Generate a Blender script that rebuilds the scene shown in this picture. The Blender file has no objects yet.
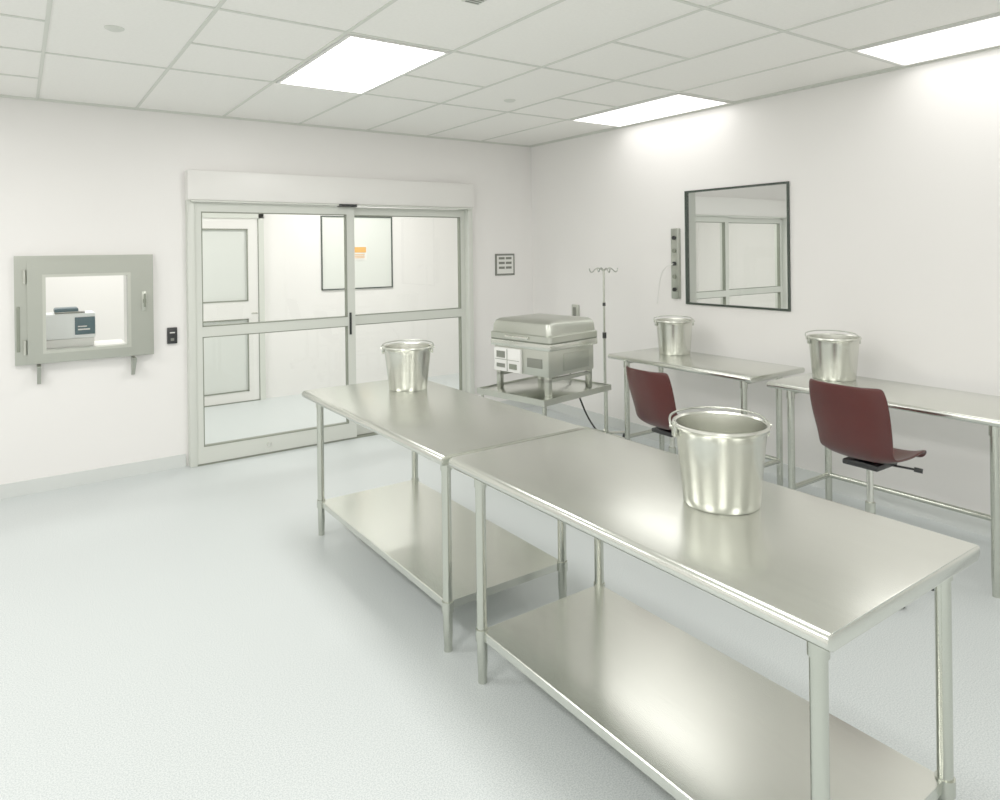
import bpy, bmesh, math
from mathutils import Vector, Matrix
sc=bpy.context.scene
try:
    sc.view_settings.view_transform='Standard'; sc.view_settings.look='None'
    sc.view_settings.exposure=0.55; sc.view_settings.gamma=1.28
except Exception: pass
COL=bpy.context.collection
# ---------------------------------------------------------------- camera
cd=bpy.data.cameras.new('camera'); cam=bpy.data.objects.new('camera',cd); COL.objects.link(cam); sc.camera=cam
cd.sensor_width=36; cd.lens=36*0.690; cd.shift_y=-0.15; cd.clip_start=0.05
R=Matrix.Rotation(math.radians(-35),3,'Z')@Matrix.Rotation(math.pi/2,3,'X')@Matrix.Rotation(math.radians(-0.72),3,'Z')
cam.matrix_world=Matrix.Translation((-4.621,-5.983,1.70))@R.to_4x4()
ZC=2.834
# ---------------------------------------------------------------- materials
def mat(n,c,rough=.5,metal=0,spec=.5,emit=None,es=0):
    m=bpy.data.materials.new(n); m.use_nodes=True; b=m.node_tree.nodes['Principled BSDF']
    b.inputs['Base Color'].default_value=(*c,1); b.inputs['Roughness'].default_value=rough
    b.inputs['Metallic'].default_value=metal; b.inputs['Specular IOR Level'].default_value=spec
    if emit: b.inputs['Emission Color'].default_value=(*emit,1); b.inputs['Emission Strength'].default_value=es
    return m
def noise_mix(m,c1,c2,scale,p0=.4,p1=.6,vec=(1,1,1),detail=3):
    nt=m.node_tree; b=nt.nodes['Principled BSDF']
    tc=nt.nodes.new('ShaderNodeTexCoord'); mp=nt.nodes.new('ShaderNodeMapping'); mp.inputs['Scale'].default_value=vec
    no=nt.nodes.new('ShaderNodeTexNoise'); no.inputs['Scale'].default_value=scale; no.inputs['Detail'].default_value=detail
    cr=nt.nodes.new('ShaderNodeValToRGB'); cr.color_ramp.elements[0].position=p0; cr.color_ramp.elements[1].position=p1
    cr.color_ramp.elements[0].color=(*c1,1); cr.color_ramp.elements[1].color=(*c2,1)
    nt.links.new(tc.outputs['Object'],mp.inputs[0]); nt.links.new(mp.outputs[0],no.inputs['Vector'])
    nt.links.new(no.outputs[0],cr.inputs[0]); nt.links.new(cr.outputs[0],b.inputs['Base Color'])
    return m
wallm=noise_mix(mat('wall_white',(.88,.87,.85),.34,0,.45),(.89,.873,.852),(.905,.888,.867),1.2,.3,.7)
ceilm=noise_mix(mat('ceiling_tile',(.8,.79,.76),.8,0,.2),(.93,.92,.88),(.96,.95,.91),60,.35,.65)
gridm=mat('ceiling_grid_metal',(.68,.70,.64),.5,0,.4)
floorm=noise_mix(mat('vinyl_floor',(.7,.74,.74),.34,0,.4),(.47,.52,.525),(.66,.70,.695),200,.38,.60,detail=3)
cove=mat('cove_vinyl',(.66,.69,.67),.45,0,.4)
steel=noise_mix(mat('brushed_steel',(.6,.6,.53),.235,1),(.67,.685,.63),(.695,.71,.655),5,.3,.7,vec=(10,.5,10))
steelp=mat('steel_tube',(.53,.55,.49),.24,1)
pail=mat('pail_steel',(.63,.64,.58),.27,1)
satin=mat('satin_steel',(.42,.44,.39),.34,1)
satin2=mat('satin_steel_light',(.54,.56,.50),.31,1)
frame=mat('door_frame_aluminium',(.66,.685,.625),.33,.0,.5)
framew=mat('header_white',(.86,.85,.82),.35)
gask=mat('grey_gasket',(.20,.22,.17),.5)
dark=mat('dark_green_frame',(.022,.036,.026),.35)
black=mat('black_plastic',(.006,.007,.008),.35)
white=mat('white_plastic',(.82,.82,.79),.4)
maroon=noise_mix(mat('maroon_plastic',(.10,.015,.016),.38,0,.4),(.054,.0078,.0066),(.066,.0095,.008),4,.3,.7)
chrome=mat('chrome',(.72,.72,.66),.16,1)
LC=(1,.978,.94)
lightm=mat('light_diffuser',(.9,.9,.9),.5,0,.2,LC,7.5)
lightl=mat('light_diffuser_bright',(.9,.9,.9),.5,0,.2,LC,11.0)
lightw=mat('light_diffuser_perimeter',(.9,.9,.9),.5,0,.2,LC,1.9)
lightn=mat('light_diffuser_neighbour',(.9,.9,.9),.5,0,.2,LC,12.5)
teal=mat('teal_panel',(.012,.07,.095),.4)
sign_g=mat('sign_grey',(.17,.18,.15),.5)
labelw=mat('label_white',(.8,.8,.76),.5)
orange=mat('notice_orange',(.80,.40,.08),.5)
bluew=mat('device_white',(.90,.93,.94),.5,0,.3)
pane=mat('frosted_pane',(.72,.75,.71),.2); pane2=mat('corridor_pane',(.76,.79,.74),.15)
gl=bpy.data.materials.new('clear_glass'); gl.use_nodes=True; nt=gl.node_tree; nt.nodes.clear()
o_=nt.nodes.new('ShaderNodeOutputMaterial'); mx=nt.nodes.new('ShaderNodeMixShader'); tr=nt.nodes.new('ShaderNodeBsdfTransparent')
gs=nt.nodes.new('ShaderNodeBsdfGlossy'); fr=nt.nodes.new('ShaderNodeFresnel'); fr.inputs[0].default_value=1.55
tr.inputs[0].default_value=(.95,.965,.945,1); gs.inputs['Roughness'].default_value=0.0; gs.inputs[0].default_value=(.95,.97,.95,1)
nt.links.new(fr.outputs[0],mx.inputs[0]); nt.links.new(tr.outputs[0],mx.inputs[1]); nt.links.new(gs.outputs[0],mx.inputs[2]); nt.links.new(mx.outputs[0],o_.inputs[0])
# ---------------------------------------------------------------- mesh helpers
def empty(n,loc=(0,0,0),rz=0):
    e=bpy.data.objects.new(n,None); e.empty_display_size=.1; e.location=loc; e.rotation_euler=(0,0,rz); COL.objects.link(e); return e
def obj(n,bm,m,parent=None,smooth=35,recalc=True):
    me=bpy.data.meshes.new(n)
    if recalc: bmesh.ops.recalc_face_normals(bm,faces=bm.faces)
    bm.to_mesh(me); bm.free()
    if smooth:
        me.shade_smooth(); me.set_sharp_from_angle(angle=math.radians(smooth))
    for q in (m if isinstance(m,(list,tuple)) else [m]): me.materials.append(q)
    o=bpy.data.objects.new(n,me); COL.objects.link(o)
    if parent: o.parent=parent
    return o
def addbox(bm,lo,hi,mi=0):
    r=bmesh.ops.create_cube(bm,size=1); 
    for v in r['verts']: v.co=Vector([(a+b)/2+c*(b-a) for a,b,c in zip(lo,hi,v.co)])
    return r['verts']
def box(n,lo,hi,m,parent=None,bev=0,seg=2):
    bm=bmesh.new(); addbox(bm,lo,hi)
    if bev: bmesh.ops.bevel(bm,geom=bm.edges[:],offset=bev,segments=seg,affect='EDGES',profile=.5)
    return obj(n,bm,m,parent)
def boxes(n,lst,m,parent=None):
    bm=bmesh.new()
    for lo,hi in lst: addbox(bm,lo,hi)
    return obj(n,bm,m,parent,0)
def paneY(n,x0,x1,z0,z1,y,m,parent):
    bm=bmesh.new(); bm.faces.new([bm.verts.new(p) for p in ((x0,y,z0),(x1,y,z0),(x1,y,z1),(x0,y,z1))]); return obj(n,bm,m,parent,0,False)
def addcyl(bm,p0,p1,r0,r1=None,seg=24):
    p0=Vector(p0);p1=Vector(p1);d=p1-p0; r1=r0 if r1 is None else r1
    M=Matrix.Translation((p0+p1)/2)@d.to_track_quat('Z','Y').to_matrix().to_4x4()
    bmesh.ops.create_cone(bm,cap_ends=True,segments=seg,radius1=r0,radius2=r1,depth=d.length,matrix=M)
def cyl(n,p0,p1,r0,m,parent=None,r1=None,seg=24):
    bm=bmesh.new(); addcyl(bm,p0,p1,r0,r1,seg); return obj(n,bm,m,parent)
def lathe(n,prof,m,parent=None,c=(0,0,0),seg=64):
    bm=bmesh.new(); rings=[]
    for r,z in prof:
        if r<1e-6: rings.append([bm.verts.new((c[0],c[1],c[2]+z))])
        else: rings.append([bm.verts.new((c[0]+r*math.cos(2*math.pi*i/seg),c[1]+r*math.sin(2*math.pi*i/seg),c[2]+z)) for i in range(seg)])
    for a,b in zip(rings,rings[1:]):
        for i in range(seg):
            j=(i+1)%seg
            if len(a)==1: bm.faces.new((a[0],b[i],b[j]))
            elif len(b)==1: bm.faces.new((a[i],a[j],b[0]))
            else: bm.faces.new((a[i],a[j],b[j],b[i]))
    return obj(n,bm,m,parent)
def tube(n,pts,r,m,parent=None,cyc=False,smooth=True):
    cu=bpy.data.curves.new(n,'CURVE'); cu.dimensions='3D'; cu.bevel_depth=r; cu.bevel_resolution=4; cu.use_fill_caps=True
    s=cu.splines.new('NURBS' if smooth else 'POLY'); s.points.add(len(pts)-1)
    for p,q in zip(s.points,pts): p.co=(*q,1)
    if smooth: s.use_endpoint_u=True; s.order_u=3
    s.use_cyclic_u=cyc; cu.materials.append(m)
    tmp=bpy.data.objects.new(n+'_c',cu); COL.objects.link(tmp)
    dg=bpy.context.evaluated_depsgraph_get(); me=bpy.data.meshes.new_from_object(tmp.evaluated_get(dg)); bpy.data.objects.remove(tmp)
    me.shade_smooth(); o=bpy.data.objects.new(n,me); COL.objects.link(o)
    if parent: o.parent=parent
    return o
# ---------------------------------------------------------------- room shell
XL,YN=-7.0,-8.6
T=.12
DL,DR,DM=-3.51,-.82,-2.13
box('floor',(XL-T,YN-T,-.1),(5.6,2.4,0),floorm)
boxes('wall_back',[((XL,0,0),(-4.50,T,ZC)),((-4.50,0,0),(-3.90,T,.98)),((-4.50,0,1.57),(-3.90,T,ZC)),((-3.90,0,0),(DL,T,ZC)),
   ((DL,0,2.34),(DR,T,ZC)),((DR,0,0),(0,T,ZC))],wallm)
WY0,WY1,WZ0,WZ1=-3.075,-2.12,1.225,2.175
boxes('wall_right',[((0,YN,0),(T,WY0,ZC)),((0,WY0,0),(T,WY1,WZ0)),((0,WY0,WZ1),(T,WY1,ZC)),((0,WY1,0),(T,0,ZC))],wallm)
box('wall_left',(XL-T,YN,0),(XL,T,ZC),wallm)
box('wall_front',(XL-T,YN-T,0),(T,YN,ZC),wallm)
box('ceiling',(XL-T,YN-T,ZC),(T,0,ZC+.08),ceilm)
# corridor beyond the sliding door
box('wall_corridor',(XL-T,2.2,0),(5.6,2.3,ZC),wallm)
box('wall_corridor_end',(XL-T,T,0),(XL,2.2,ZC),wallm)
box('ceiling_corridor',(XL-T,0,ZC),(5.6,2.3,ZC+.08),ceilm)
# neighbouring room beyond the observation window
AL,AM,AR=1.95,3.30,4.72
boxes('wall_neighbour_back',[((T,0,0),(AL,T,ZC)),((AL,0,2.34),(AR,T,ZC)),((AR,0,0),(5.6,T,ZC))],wallm)
box('wall_neighbour_side',(5.5,-6,0),(5.6,2.3,ZC),wallm)
box('wall_neighbour_front',(T,-6.1,0),(5.6,-6,ZC),wallm)
box('ceiling_neighbour',(T,-6.1,ZC),(5.6,0,ZC+.08),ceilm)
# coved vinyl skirting
boxes('baseboard_back',[((XL,-.014,0),(DL-.02,0,.10)),((DR+.02,-.014,0),(0,0,.10))],cove)
boxes('baseboard_right',[((-.014,YN,0),(0,-.014,.10))],cove)
boxes('baseboard_left',[((XL,YN,0),(XL+.014,-.014,.10))],cove)
boxes('trim_ceiling',[((XL,-.02,ZC-.016),(0,0,ZC)),((-.02,YN,ZC-.016),(0,-.02,ZC))],gridm)
# ceiling T-bar grid
SX=.637; gx=[-.03-SX*k for k in range(11)]
gy=[-1.385-1.245*k for k in range(6)]
g=[]; hw=.0095; zt=ZC-.005
for x in gx: g.append(((x-hw,YN,zt),(x+hw,0,ZC)))
for y in gy: g.append(((XL,y-hw,zt-.0005),(0,y+hw,ZC)))
for k in (1,3,5,7,9): g.append(((gx[k]-SX,-2.007-hw,zt-.0005),(gx[k],-2.007+hw,ZC)))
for k in (2,6,8): g.append(((gx[k]-SX,-3.25-hw,zt-.0005),(gx[k],-3.25+hw,ZC)))
g.append(((gx[7]-SX,-.7-hw,zt-.0005),(gx[7],-.7+hw,ZC)))
boxes('ceiling_grid',g,gridm)
def troffer(x0,x1,y0,y1,lm):
    e=empty('ceiling_light',((x0+x1)/2,(y0+y1)/2,ZC)); a=(x1-x0)/2-.014; b=(y1-y0)/2-.014; t=.02
    boxes('lamp_frame',[((-a,-b,-.012),(-a+t,b,-.0005)),((a-t,-b,-.012),(a,b,-.0005)),((-a+t,-b,-.012),(a-t,-b+t,-.0005)),((-a+t,b-t,-.012),(a-t,b,-.0005))],white,e)
    bm=bmesh.new(); x,y=a-t,b-t
    bm.faces.new([bm.verts.new(p) for p in ((-x,-y,-.008),(-x,y,-.008),(x,y,-.008),(x,-y,-.008))]); obj('diffuser',bm,lm,e,0,False)
for x,lm in ((gx[1],lightw),(gx[5],lightm),(gx[9],lightl)):
    for k in (0,2,4): troffer(x,x+SX,gy[k]-1.245,gy[k],lm)
for x0 in (-4.6,-1.9,2.6): troffer(x0,x0+1.2,.85,1.45,lightn)
troffer(2.2,2.8,-3.4,-2.2,lightn); troffer(3.9,4.5,-3.4,-2.2,lightn)
lathe('sprinkler_cover',[(0,-.012),(.03,-.012),(.045,-.004),(.045,0)],gridm,None,(-4.21,-2.06,ZC))
lathe('sprinkler_cover',[(0,-.012),(.03,-.012),(.045,-.004),(.045,0)],gridm,None,(-1.55,-1.75,ZC))
e=empty('ceiling_grille',(-2.92,-3.40,ZC)); box('plate',(-.045,-.06,-.01),(.045,.06,-.0005),gridm,e)
for i in range(5): box('slot_%d'%i,(-.035,-.05+i*.022,-.012),(.035,-.04+i*.022,-.010),sign_g,e)
# ---------------------------------------------------------------- sliding doors
def sliding_door(n,xl,xm,xr,sensor=True):
    e=empty(n,(0,0,0))
    J=.055
    box('jamb_left',(xl,-.075,0),(xl+J,T,2.13),frame,e,.004); box('jamb_right',(xr-J,-.075,0),(xr,T,2.13),frame,e,.004)
    box('header_cover',(xl,-.105,2.13),(xr,T,2.37),framew,e,.006)
    box('header_lip',(xl+.02,-.112,2.115),(xr-.02,-.03,2.128),frame,e)
    box('track',(xl+J,-.07,0),(xr-J,.06,.008),gask,e)
    def leaf(tag,x0,x1,y0,y1,sl,sr):
        zb,zt_=.012,2.112; fr_=[]
        fr_.append(((x0,y0,zb),(x0+sl,y1,zt_))); fr_.append(((x1-sr,y0,zb),(x1,y1,zt_)))
        a,b=x0+sl,x1-sr
        fr_+= [((a,y0,zb),(b,y1,.145)),((a,y0,1.03),(b,y1,1.11)),((a,y0,2.04),(b,y1,zt_))]
        boxes(tag+'_frame',fr_,frame,e)
        gk=[]; t=.008; ym=y0-.002
        for z0,z1 in ((.145,1.03),(1.11,2.04)):
            gk+= [((a,ym,z0),(a+t,y1+.002,z1)),((b-t,ym,z0),(b,y1+.002,z1)),((a,ym,z0),(b,y1+.002,z0+t)),((a,ym,z1-t),(b,y1+.002,z1))]
        boxes(tag+'_gasket',gk,gask,e)
        for i,(z0,z1) in enumerate(((.145,1.03),(1.11,2.04))): paneY(tag+'_glass_%d'%i,a,b,z0,z1,(y0+y1)/2,gl,e)
    leaf('leaf_front',xl+J,xm+.035,-.062,-.018,.05,.075)
    leaf('leaf_rear',xm-.02,xr-J,-.005,.039,.05,.05)
    if sensor:
        box('sensor',(xm-.13,-.125,2.105),(xm+.04,-.07,2.130),black,e,.004)
        cyl('lock_cylinder',(xl+.62,-.07,.08),(xl+.62,-.05,.08),.018,chrome,e)
        box('pull_handle',(xm-.025,-.075,.95),(xm-.005,-.06,1.15),black,e,.003)
    return e
sliding_door('sliding_glass_door',DL,DM,DR)
sliding_door('sliding_glass_door',AL,AM,AR,False)
# corridor: hinged door with glazing + dark framed window
e=empty('glazed_hinged_door',(-2.70,2.2,0))
boxes('frame',[((-.50,-.05,0),(-.44,0,2.16)),((.37,-.05,0),(.43,0,2.16)),((-.50,-.05,2.10),(.43,0,2.16))],frame,e)
boxes('leaf',[((-.44,-.035,.01),(-.30,-.005,2.10)),((.25,-.035,.01),(.37,-.005,2.10)),((-.30,-.035,.01),(.25,-.005,.12)),((-.30,-.035,.95),(.25,-.005,1.15)),((-.30,-.035,1.98),(.25,-.005,2.10))],framew,e)
boxes('bead',[((-.30,-.04,.12),(.25,-.036,.135)),((.235,-.04,.12),(.25,-.036,.95)),((.235,-.04,1.15),(.25,-.036,1.98)),((-.30,-.04,1.15),(.25,-.036,1.165)),((-.30,-.04,1.965),(.25,-.036,1.98)),((-.30,-.04,.935),(.25,-.036,.95)),((.362,-.04,0),(.372,-.036,2.10)),((-.44,-.045,.0),(.37,-.036,.012))],gask,e)
box('pane_upper',(-.30,-.02,1.15),(.25,-.012,1.98),pane,e); box('pane_lower',(-.30,-.02,.12),(.25,-.012,.95),pane,e)
box('lever',(.27,-.09,1.0),(.34,-.07,1.02),chrome,e,.004)
def dark_window(n,loc,rz,w,h,inside=None,paper=False):
    e=empty(n,loc,rz); t=.016
    boxes('frame',[((-w/2,-.016,-h/2),(-w/2+t,.02,h/2)),((w/2-t,-.016,-h/2),(w/2,.02,h/2)),((-w/2+t,-.016,-h/2),(w/2-t,.02,-h/2+t)),((-w/2+t,-.016,h/2-t),(w/2-t,.02,h/2))],dark,e)
    paneY('glass',-w/2+t,w/2-t,-h/2+t,h/2-t,-.004,gl if inside is None else inside,e)
    if paper:
        box('notice_sheet',(-w/2+.36,-.009,-.10),(-w/2+.60,-.006,.08),labelw,e); box('notice_heading',(-w/2+.37,-.012,.0),(-w/2+.59,-.0095,.07),orange,e)
        boxes('notice_text',[((-w/2+.39,-.012,-.03-i*.02),(-w/2+.57,-.0095,-.022-i*.02)) for i in range(3)],orange,e)
    return e
dark_window('window_1',(-1.09,2.2,1.69),0,.96,.92,pane2,True)
dark_window('window_2',(0,(WY0+WY1)/2,(WZ0+WZ1)/2),-math.pi/2,WY1-WY0,WZ1-WZ0)
boxes('window_reveal',[((.021,WY0,WZ0-.0),(T,WY0+.004,WZ1)),((.021,WY1-.004,WZ0),(T,WY1,WZ1))],frame)
# ---------------------------------------------------------------- work tables
def slab(n,hx,hy,z,th,m,e,roll=True):
    r=th/2; P=[]
    if roll:
        for i in range(13):
            a=math.pi/2-math.pi*i/12; P.append((hx-r+r*math.cos(a),z-r+r*math.sin(a)))
        for i in range(13):
            a=-math.pi/2-math.pi*i/12; P.append((-hx+r+r*math.cos(a),z-r+r*math.sin(a)))
    else: P=[(hx-.003,z),(hx,z-.003),(hx,z-th),(-hx,z-th),(-hx,z-.003),(-hx+.003,z)]
    bm=bmesh.new(); A_=[bm.verts.new((x,-hy,zz)) for x,zz in P]; B_=[bm.verts.new((x,hy,zz)) for x,zz in P]
    for i in range(len(P)):
        j=(i+1)%len(P); bm.faces.new((A_[i],A_[j],B_[j],B_[i]))
    fa=bm.faces.new(A_); fb=bm.faces.new(B_)
    if roll:
        ed=list(fa.edges)+list(fb.edges); bmesh.ops.bevel(bm,geom=ed,offset=.004,segments=2,affect='EDGES',profile=.5)
    return obj(n,bm,m,e)
def leg(n,x,y,z1,m,e,r=.0205):
    bm=bmesh.new(); addcyl(bm,(x,y,.075),(x,y,z1),r); addcyl(bm,(x,y,.02),(x,y,.08),r*.86,r*.98); addcyl(bm,(x,y,0),(x,y,.022),r*.9,r*.86)
    addcyl(bm,(x,y,z1-.05),(x,y,z1),r*1.2)
    return obj(n,bm,m,e)
def work_table(x0,x1,y0,y1,lx0,lx1,ly0,ly1,zt_=.86,zs=.205):
    cx,cy=(x0+x1)/2,(y0+y1)/2; e=empty('stainless_work_table',(cx,cy,0)); hx,hy=(x1-x0)/2,(y1-y0)/2
    slab('table_top',hx,hy,zt_,.042,steel,e)
    a,b=ly0-cy,ly1-cy; p,q=lx0-cx,lx1-cx
    boxes('under_channel',[((-.06,-hy+.03,zt_-.07),(.06,hy-.03,zt_-.043)),((p,a-.03,zt_-.062),(q,a+.03,zt_-.043)),((p,b-.03,zt_-.062),(q,b+.03,zt_-.043))],satin,e)
    i=1
    for x in (p,q):
        for y in (a,b): leg('leg_%d'%i,x,y,zt_-.042,steelp,e); cyl('shelf_collar_%d'%i,(x,y,zs-.04),(x,y,zs+.006),.0255,steelp,e); i+=1
    slab('lower_shelf',(q-p)/2+.004,(b-a)/2,zs,.034,steel,e,False).location=((p+q)/2,(a+b)/2,0)
    return e
work_table(-3.20,-2.415,-5.165,-3.568,-3.135,-2.508,-5.105,-3.705)
work_table(-3.215,-2.425,-3.533,-1.855,-3.135,-2.50,-3.44,-1.95)
def open_table(x0,x1,y0,y1,ly0,ly1,lxf,lxb,zt_=.86,zr=.23):
    e=empty('stainless_side_table',((x0+x1)/2,(y0+y1)/2,0)); cx,cy=e.location[:2]; hx,hy=(x1-x0)/2,(y1-y0)/2
    slab('table_top',hx,hy,zt_,.036,steel,e); i=1
    for x in (lxf,lxb):
        for y in (ly0,ly1): leg('leg_%d'%i,x-cx,y-cy,zt_-.036,steelp,e); i+=1
    bm=bmesh.new()
    for y in (ly0,ly1): addcyl(bm,(lxf-cx,y-cy,zr),(lxb-cx,y-cy,zr),.016)
    addcyl(bm,(lxb-cx,ly0-cy,zr),(lxb-cx,ly1-cy,zr),.016)
    obj('stretcher_rail',bm,steelp,e)
    boxes('under_channel',[((lxf-cx,ly0-cy-.025,zt_-.055),(lxb-cx,ly0-cy+.025,zt_-.037)),((lxf-cx,ly1-cy-.025,zt_-.055),(lxb-cx,ly1-cy+.025,zt_-.037))],satin,e)
open_table(-.77,-.15,-3.27,-1.96,-3.19,-2.13,-.73,-.34)
open_table(-.81,-.18,-4.76,-3.41,-4.62,-3.55,-.77,-.36)
# ---------------------------------------------------------------- buckets
def bucket(x,y,z,rt,rb,h,hang,rise=.02):
    e=empty('steel_bucket',(x,y,z),hang)
    def rr(t): return rb+(rt-.006-rb)*t
    prof=[(0,.006),(rb-.012,.006),(rb-.010,0),(rb-.002,0),(rb,.004)]
    prof+=[(rr(k/12),.008+(h-.03)*k/12) for k in range(1,13)]
    prof+=[(rt-.004,h-.016),(rt+.002,h-.012),(rt+.005,h-.006),(rt+.003,h),(rt-.003,h+.001),(rt-.008,h-.004)]
    prof+=[(rr(k/12)-.004,.008+(h-.03)*k/12) for k in range(12,0,-1)]
    prof+=[(rb-.008,.012),(0,.011)]
    lathe('pail_body',prof,pail,e,seg=128)
    for s,nm in ((-1,'left'),(1,'right')):
        box('ear_'+nm,(s*(rt+.001)-.007,-.016,h-.045),(s*(rt+.001)+.007,.016,h+.004),steelp,e,.004)
        cyl('ear_pin_'+nm,(s*(rt-.002),0,h-.012),(s*(rt+.018),0,h-.012),.005,steelp,e,seg=12)
    pts=[]; ra=rt+.012
    for i in range(25):
        a=math.pi*i/24; pts.append((ra*math.cos(a),ra*math.sin(a)*.99,h-.012+rise*math.sin(a)+.018*min(1,3*math.sin(a))))
    tube('bail_handle',pts,.0035,steelp,e)
    return e
bucket(-2.724,-4.53,.861,.151,.122,.262,math.radians(-35),.006)
bucket(-2.665,-2.19,.861,.148,.116,.26,math.radians(-30),.008)
bucket(-.335,-2.27,.861,.146,.122,.265,math.radians(-35),.012)
bucket(-.37,-3.60,.861,.153,.127,.262,math.radians(-40),.015)
# ---------------------------------------------------------------- chairs
def chair(x,y,rz,zs):
    e=empty('swivel_lab_chair',(x,y,0),rz)
    prof=[(.225,-.03),(.215,-.005),(.18,.006),(.10,0),(0,-.008),(-.09,-.004),(-.145,.012),(-.18,.055),(-.203,.11),(-.225,.18),(-.245,.25),(-.263,.32),(-.275,.365),(-.282,.39)]
    hw_=[.15,.175,.19,.20,.20,.195,.188,.186,.19,.196,.200,.198,.192,.18]
    bm=bmesh.new(); N=14; rows=[]
    for k,((px,pz),w) in enumerate(zip(prof,hw_)):
        up=max(0,min(1,(k-5)/3)); row=[]
        for i in range(N+1):
            t=-1+2*i/N; c=abs(t)**3
            dx=up*.06*c; dz=(1-up)*.035*c*(1 if k>1 else .3)
            row.append(bm.verts.new((px+dx,w*t,zs+pz+dz)))
        rows.append(row)
    for a,b in zip(rows,rows[1:]):
        for i in range(N): bm.faces.new((a[i],a[i+1],b[i+1],b[i]))
    s=obj('seat_shell',bm,maroon,e,0); s.data.shade_smooth()
    so=s.modifiers.new('th','SOLIDIFY'); so.thickness=.012; so.offset=0
    su=s.modifiers.new('sub','SUBSURF'); su.levels=1; su.render_levels=2
    box('seat_plate',(-.10,-.09,zs-.05),(.10,.09,zs-.022),black,e,.008)
    box('back_bracket',(-.10,-.07,zs-.035),(.02,.07,zs-.02),black,e,.004)
    cyl('gas_post',(0,0,.16),(0,0,zs-.045),.016,chrome,e)
    cyl('post_sleeve',(0,0,.10),(0,0,.40),.024,steelp,e)
    tube('height_lever',[(.05,-.05,zs-.045),(.08,-.13,zs-.048),(.10,-.17,zs-.052)],.006,black,e); cyl('lever_knob',(.10,-.165,zs-.052),(.115,-.20,zs-.056),.012,black,e)
    for i in range(5):
        a=2*math.pi*i/5+.3; c,s_=math.cos(a),math.sin(a)
        bm=bmesh.new(); addcyl(bm,(.02*c,.02*s_,.12),(.27*c,.27*s_,.075),.018,.012,12); obj('base_arm_%d'%i,bm,chrome,e)
        cyl('caster_stem_%d'%i,(.265*c,.265*s_,.04),(.265*c,.265*s_,.08),.008,chrome,e,seg=12)
        cyl('caster_%d'%i,(.265*c-.018*s_,.265*s_+.018*c,.025),(.265*c+.018*s_,.265*s_-.018*c,.025),.025,black,e)
chair(-1.09,-4.185,math.radians(-1),.64)
chair(-1.13,-2.93,math.radians(-3),.545)
# ---------------------------------------------------------------- cart + vacuum sealer + iv pole
CR=math.radians(10); CX,CY=-1.24,-1.74
e=empty('stainless_cart',(CX,CY,0),CR)
for i,(nm,z) in enumerate((('top_tray',.62),('lower_tray',.24))):
    box(nm,(-.39,-.34,z-.03),(.39,.34,z),steel,e,.005)
    boxes(nm+'_rim',[((-.40,-.35,z-.035),(.40,-.34,z+.008)),((-.40,.34,z-.035),(.40,.35,z+.008)),((-.40,-.34,z-.035),(-.39,.34,z+.008)),((.39,-.34,z-.035),(.40,.34,z+.008))],satin2,e)
i=1
for x in (-.37,.37):
    for y in (-.32,.32):
        cyl('post_%d'%i,(x,y,.11),(x,y,.60),.013,steelp,e)
        cyl('caster_%d'%i,(x-.014,y,.05),(x+.014,y,.05),.05,black,e); box('caster_fork_%d'%i,(x-.02,y-.015,.05),(x+.02,y+.015,.125),steelp,e,.003); i+=1
e=empty('vacuum_sealing_machine',(CX,CY,.621),CR)
i=1
for x in (-.24,.24):
    for y in (-.25,.25): box('foot_%d'%i,(x-.02,y-.02,0),(x+.02,y+.02,.15),satin2,e,.003); i+=1
box('foot_bar_left',(-.26,-.27,.10),(.26,-.23,.125),satin2,e,.003); box('foot_bar_right',(-.26,.23,.10),(.26,.27,.125),satin2,e,.003)
box('chassis',(-.27,-.28,.14),(.27,.28,.335),satin2,e,.008)
box('work_bed',(-.285,-.31,.335),(.285,.31,.385),steel,e,.008)
bm=bmesh.new()
def ring(hx,hy,z,c=.045,n=6):
    vs=[]
    for sx,sy,a0 in ((1,1,0),(-1,1,90),(-1,-1,180),(1,-1,270)):
        for k in range(n):
            a=math.radians(a0+90*k/(n-1)); vs.append(bm.verts.new((sx*(hx-c)+c*math.cos(a),sy*(hy-c)+c*math.sin(a),z)))
    return vs
rs=[ring(.295,.32,.397),ring(.295,.32,.44),ring(.282,.307,.447),ring(.278,.303,.50),ring(.268,.293,.528),ring(.245,.27,.545),ring(.12,.14,.553)]
for a,b in zip(rs,rs[1:]):
    for k in range(len(a)): j=(k+1)%len(a); bm.faces.new((a[k],a[j],b[j],b[k]))
bm.faces.new(rs[-1]); bm.faces.new(rs[0]); obj('lid',bm,satin2,e,30)
box('lid_gasket',(-.28,-.305,.384),(.28,.305,.398),gask,e)
box('lid_handle',(-.32,-.12,.41),(-.29,.12,.43),chrome,e,.006)
box('control_panel',(-.295,-.02,.145),(-.269,.26,.325),white,e,.006)
boxes('panel_divisions',[((-.298,.115,.15),(-.294,.12,.32)),((-.298,-.01,.235),(-.294,.25,.238))],gask,e)
box('display',(-.299,.14,.25),(-.2945,.23,.30),sign_g,e); box('button_strip',(-.299,.14,.175),(-.2945,.23,.205),sign_g,e); box('keypad',(-.299,.015,.17),(-.2945,.095,.21),gask,e)
box('nameplate',(-.276,-.22,.20),(-.269,-.07,.27),sign_g,e,.002)
box('side_hatch',(-.10,-.287,.17),(.20,-.279,.30),satin,e,.002)
tube('power_cord',[(.27,.1,.2),(.42,.12,.12),(.46,.05,-.1),(.44,-.1,-.35),(.50,-.25,-.5),(.55,-.35,-.605)],.008,black,e)
e=empty('iv_pole',(-.43,-1.57,0))
cyl('pole_lower',(0,0,.06),(0,0,.95),.0125,steelp,e); cyl('pole_upper',(0,0,.9),(0,0,1.52),.009,steelp,e); cyl('clamp_collar',(0,0,.92),(0,0,.97),.018,black,e)
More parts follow.
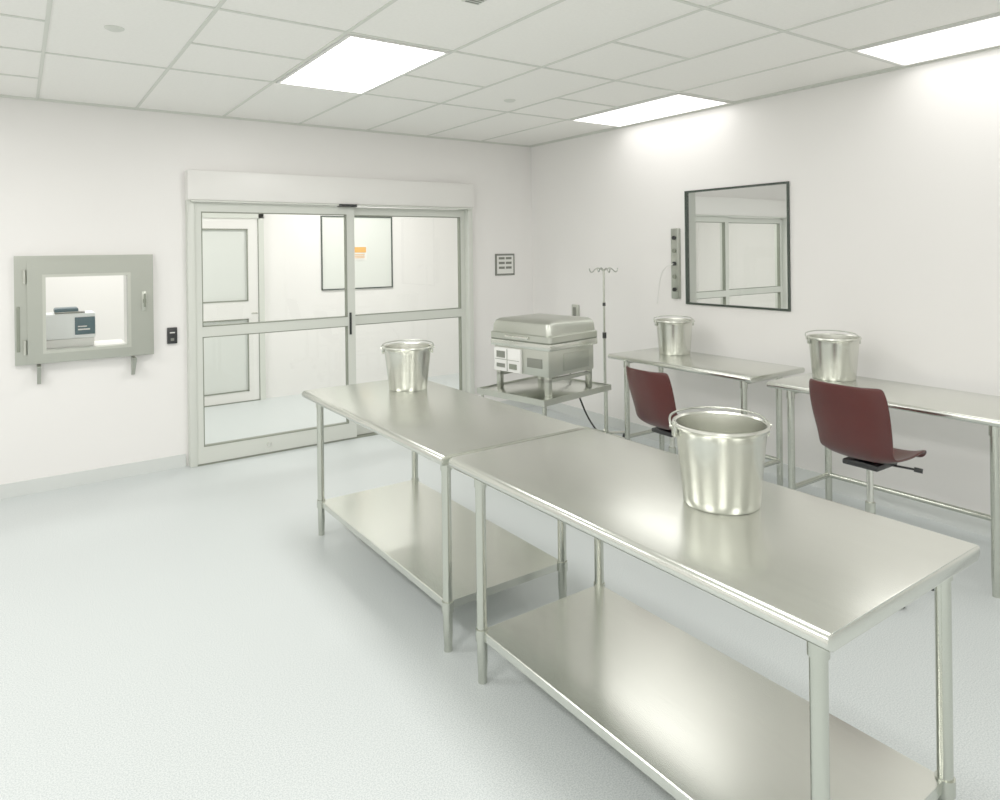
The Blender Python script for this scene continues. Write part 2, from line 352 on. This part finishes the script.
cyl('mid_clamp',(0,0,1.20),(0,0,1.23),.014,black,e)
for i in range(4):
    a=math.pi/2*i+math.radians(-35+15); c,s_=math.cos(a),math.sin(a)
    tube('hook_%d'%i,[(0,0,1.505),(.04*c,.04*s_,1.535),(.08*c,.08*s_,1.525),(.105*c,.105*s_,1.495),(.13*c,.13*s_,1.50),(.133*c,.133*s_,1.53)],.0055,satin,e)
for i in range(5):
    a=2*math.pi*i/5; c,s_=math.cos(a),math.sin(a)
    cyl('base_leg_%d'%i,(.01*c,.01*s_,.09),(.24*c,.24*s_,.06),.012,chrome,e,seg=12); cyl('caster_%d'%i,(.24*c-.01*s_,.24*s_+.01*c,.028),(.24*c+.01*s_,.24*s_-.01*c,.028),.028,black,e)
lathe('hub',[(0,.05),(.035,.05),(.035,.10),(.015,.13),(0,.13)],chrome,e)
# ---------------------------------------------------------------- wall fittings
e=empty('pass_through_cabinet',(0,0,0))
X0,X1,Z0,Z1=-4.64,-3.755,.925,1.70; ox0,ox1,oz0,oz1=-4.455,-3.935,1.02,1.545
def ringbox(n,x0,x1,z0,z1,a0,a1,c0,c1,y0,y1,m):
    boxes(n,[((x0,y0,z0),(a0,y1,z1)),((a1,y0,z0),(x1,y1,z1)),((a0,y0,z0),(a1,y1,c0)),((a0,y0,c1),(a1,y1,z1))],m,e)
ringbox('wall_flange',X0,X1,Z0,Z1,ox0,ox1,oz0,oz1,-.035,0,satin)
ringbox('door_frame',X0+.075,X1-.012,Z0+.01,Z1-.03,ox0,ox1,oz0,oz1,-.075,-.036,satin)
ringbox('door_bead',ox0-.02,ox1+.02,oz0-.02,oz1+.02,ox0,ox1,oz0,oz1,-.080,-.0755,satin2)
paneY('viewing_glass',ox0,ox1,oz0,oz1,-.046,gl,e)
boxes('chamber_liner',[((-4.50,0,.98),(-4.49,.20,1.57)),((-3.91,0,.98),(-3.90,.40,1.57)),((-4.49,0,.98),(-3.91,.62,.99)),((-4.49,0,1.56),(-3.91,.15,1.57))],white,e)
for k,z in enumerate((1.05,1.55)): cyl('hinge_%d'%k,(X0+.06,-.06,z-.05),(X0+.06,-.06,z+.05),.012,satin2,e)
box('hinge_plate',(X0+.012,-.05,1.02),(X0+.032,-.036,1.34),gask,e,.003)
box('latch_plate',(X1-.085,-.09,1.27),(X1-.055,-.076,1.42),satin2,e,.003); cyl('latch_handle',(X1-.07,-.115,1.30),(X1-.07,-.115,1.40),.008,gask,e)
box('latch_block',(X1-.08,-.115,1.33),(X1-.06,-.088,1.36),gask,e,.002)
for k,x in enumerate((-4.50,-3.90)):
    bm=bmesh.new(); v=[bm.verts.new(p) for p in ((x-.012,-.16,.92),(x-.012,0,.92),(x-.012,0,.78),(x-.012,-.03,.78),(x+.012,-.16,.92),(x+.012,0,.92),(x+.012,0,.78),(x+.012,-.03,.78))]
    bm.faces.new(v[:4]); bm.faces.new(v[4:]); 
    for a,b in ((0,1),(1,2),(2,3),(3,0)): bm.faces.new((v[a],v[b],v[b+4],v[a+4]))
    obj('bracket_%d'%k,bm,satin,e,0)
e=empty('lab_label_printer',(-4.29,.40,.991))
box('base_stand',(-.16,-.12,0),(.16,.12,.065),white,e,.006)
box('body',(-.17,-.13,.066),(.17,.13,.26),bluew,e,.012); box('top_hood',(-.10,-.08,.26),(.06,.09,.30),teal,e,.012); box('front_panel',(.03,-.138,.095),(.165,-.129,.23),teal,e,.002)
box('paper_tray',(-.10,-.12,.26),(.10,-.06,.272),sign_g,e,.004)
boxes('text',[((.05,-.142,.13),(.13,-.1385,.14)),((.05,-.142,.155),(.11,-.1385,.162))],labelw,e)
e=empty('card_reader',(-3.62,0,1.055)); box('body',(-.037,-.022,-.065),(.037,0,.065),black,e,.005); box('led_strip',(-.018,-.0235,.02),(.018,-.0215,.028),labelw,e); box('logo',(-.012,-.0235,-.04),(.012,-.0215,-.02),sign_g,e)
e=empty('wall_sign',(-.375,0,1.545)); box('plate',(-.125,-.012,-.115),(.125,0,.115),sign_g,e,.003); box('inner',(-.105,-.015,-.095),(.105,-.0125,.095),labelw,e)
boxes('text_lines',[((-.085+c_*.09,-.018,.055-r_*.05),(-.01+c_*.09,-.0155,.08-r_*.05)) for r_ in range(3) for c_ in range(2)],sign_g,e)
e=empty('power_outlet',(0,-.72,1.07)); box('plate',(-.03,-.045,-.07),(0,.045,.07),satin2,e,.004); box('socket',(-.034,-.02,-.045),(-.0305,.02,.045),sign_g,e)
e=empty('gas_outlet_panel',(0,-2.02,1.565)); box('plate',(-.03,-.042,-.30),(0,.042,.30),satin,e,.004)
for k in range(5): cyl('port_%d'%k,(-.045,0,-.22+.11*k),(-.03,0,-.22+.11*k),.018,gask if k%2 else black,e,seg=20)
tube('cable',[(-.04,.0,.0),(-.07,.08,-.02),(-.05,.16,-.15),(-.03,.2,-.35)],.004,white,e)
w=bpy.data.worlds.new('world'); sc.world=w; w.use_nodes=True; w.node_tree.nodes['Background'].inputs[0].default_value=(.9,.95,1,1); w.node_tree.nodes['Background'].inputs[1].default_value=.5
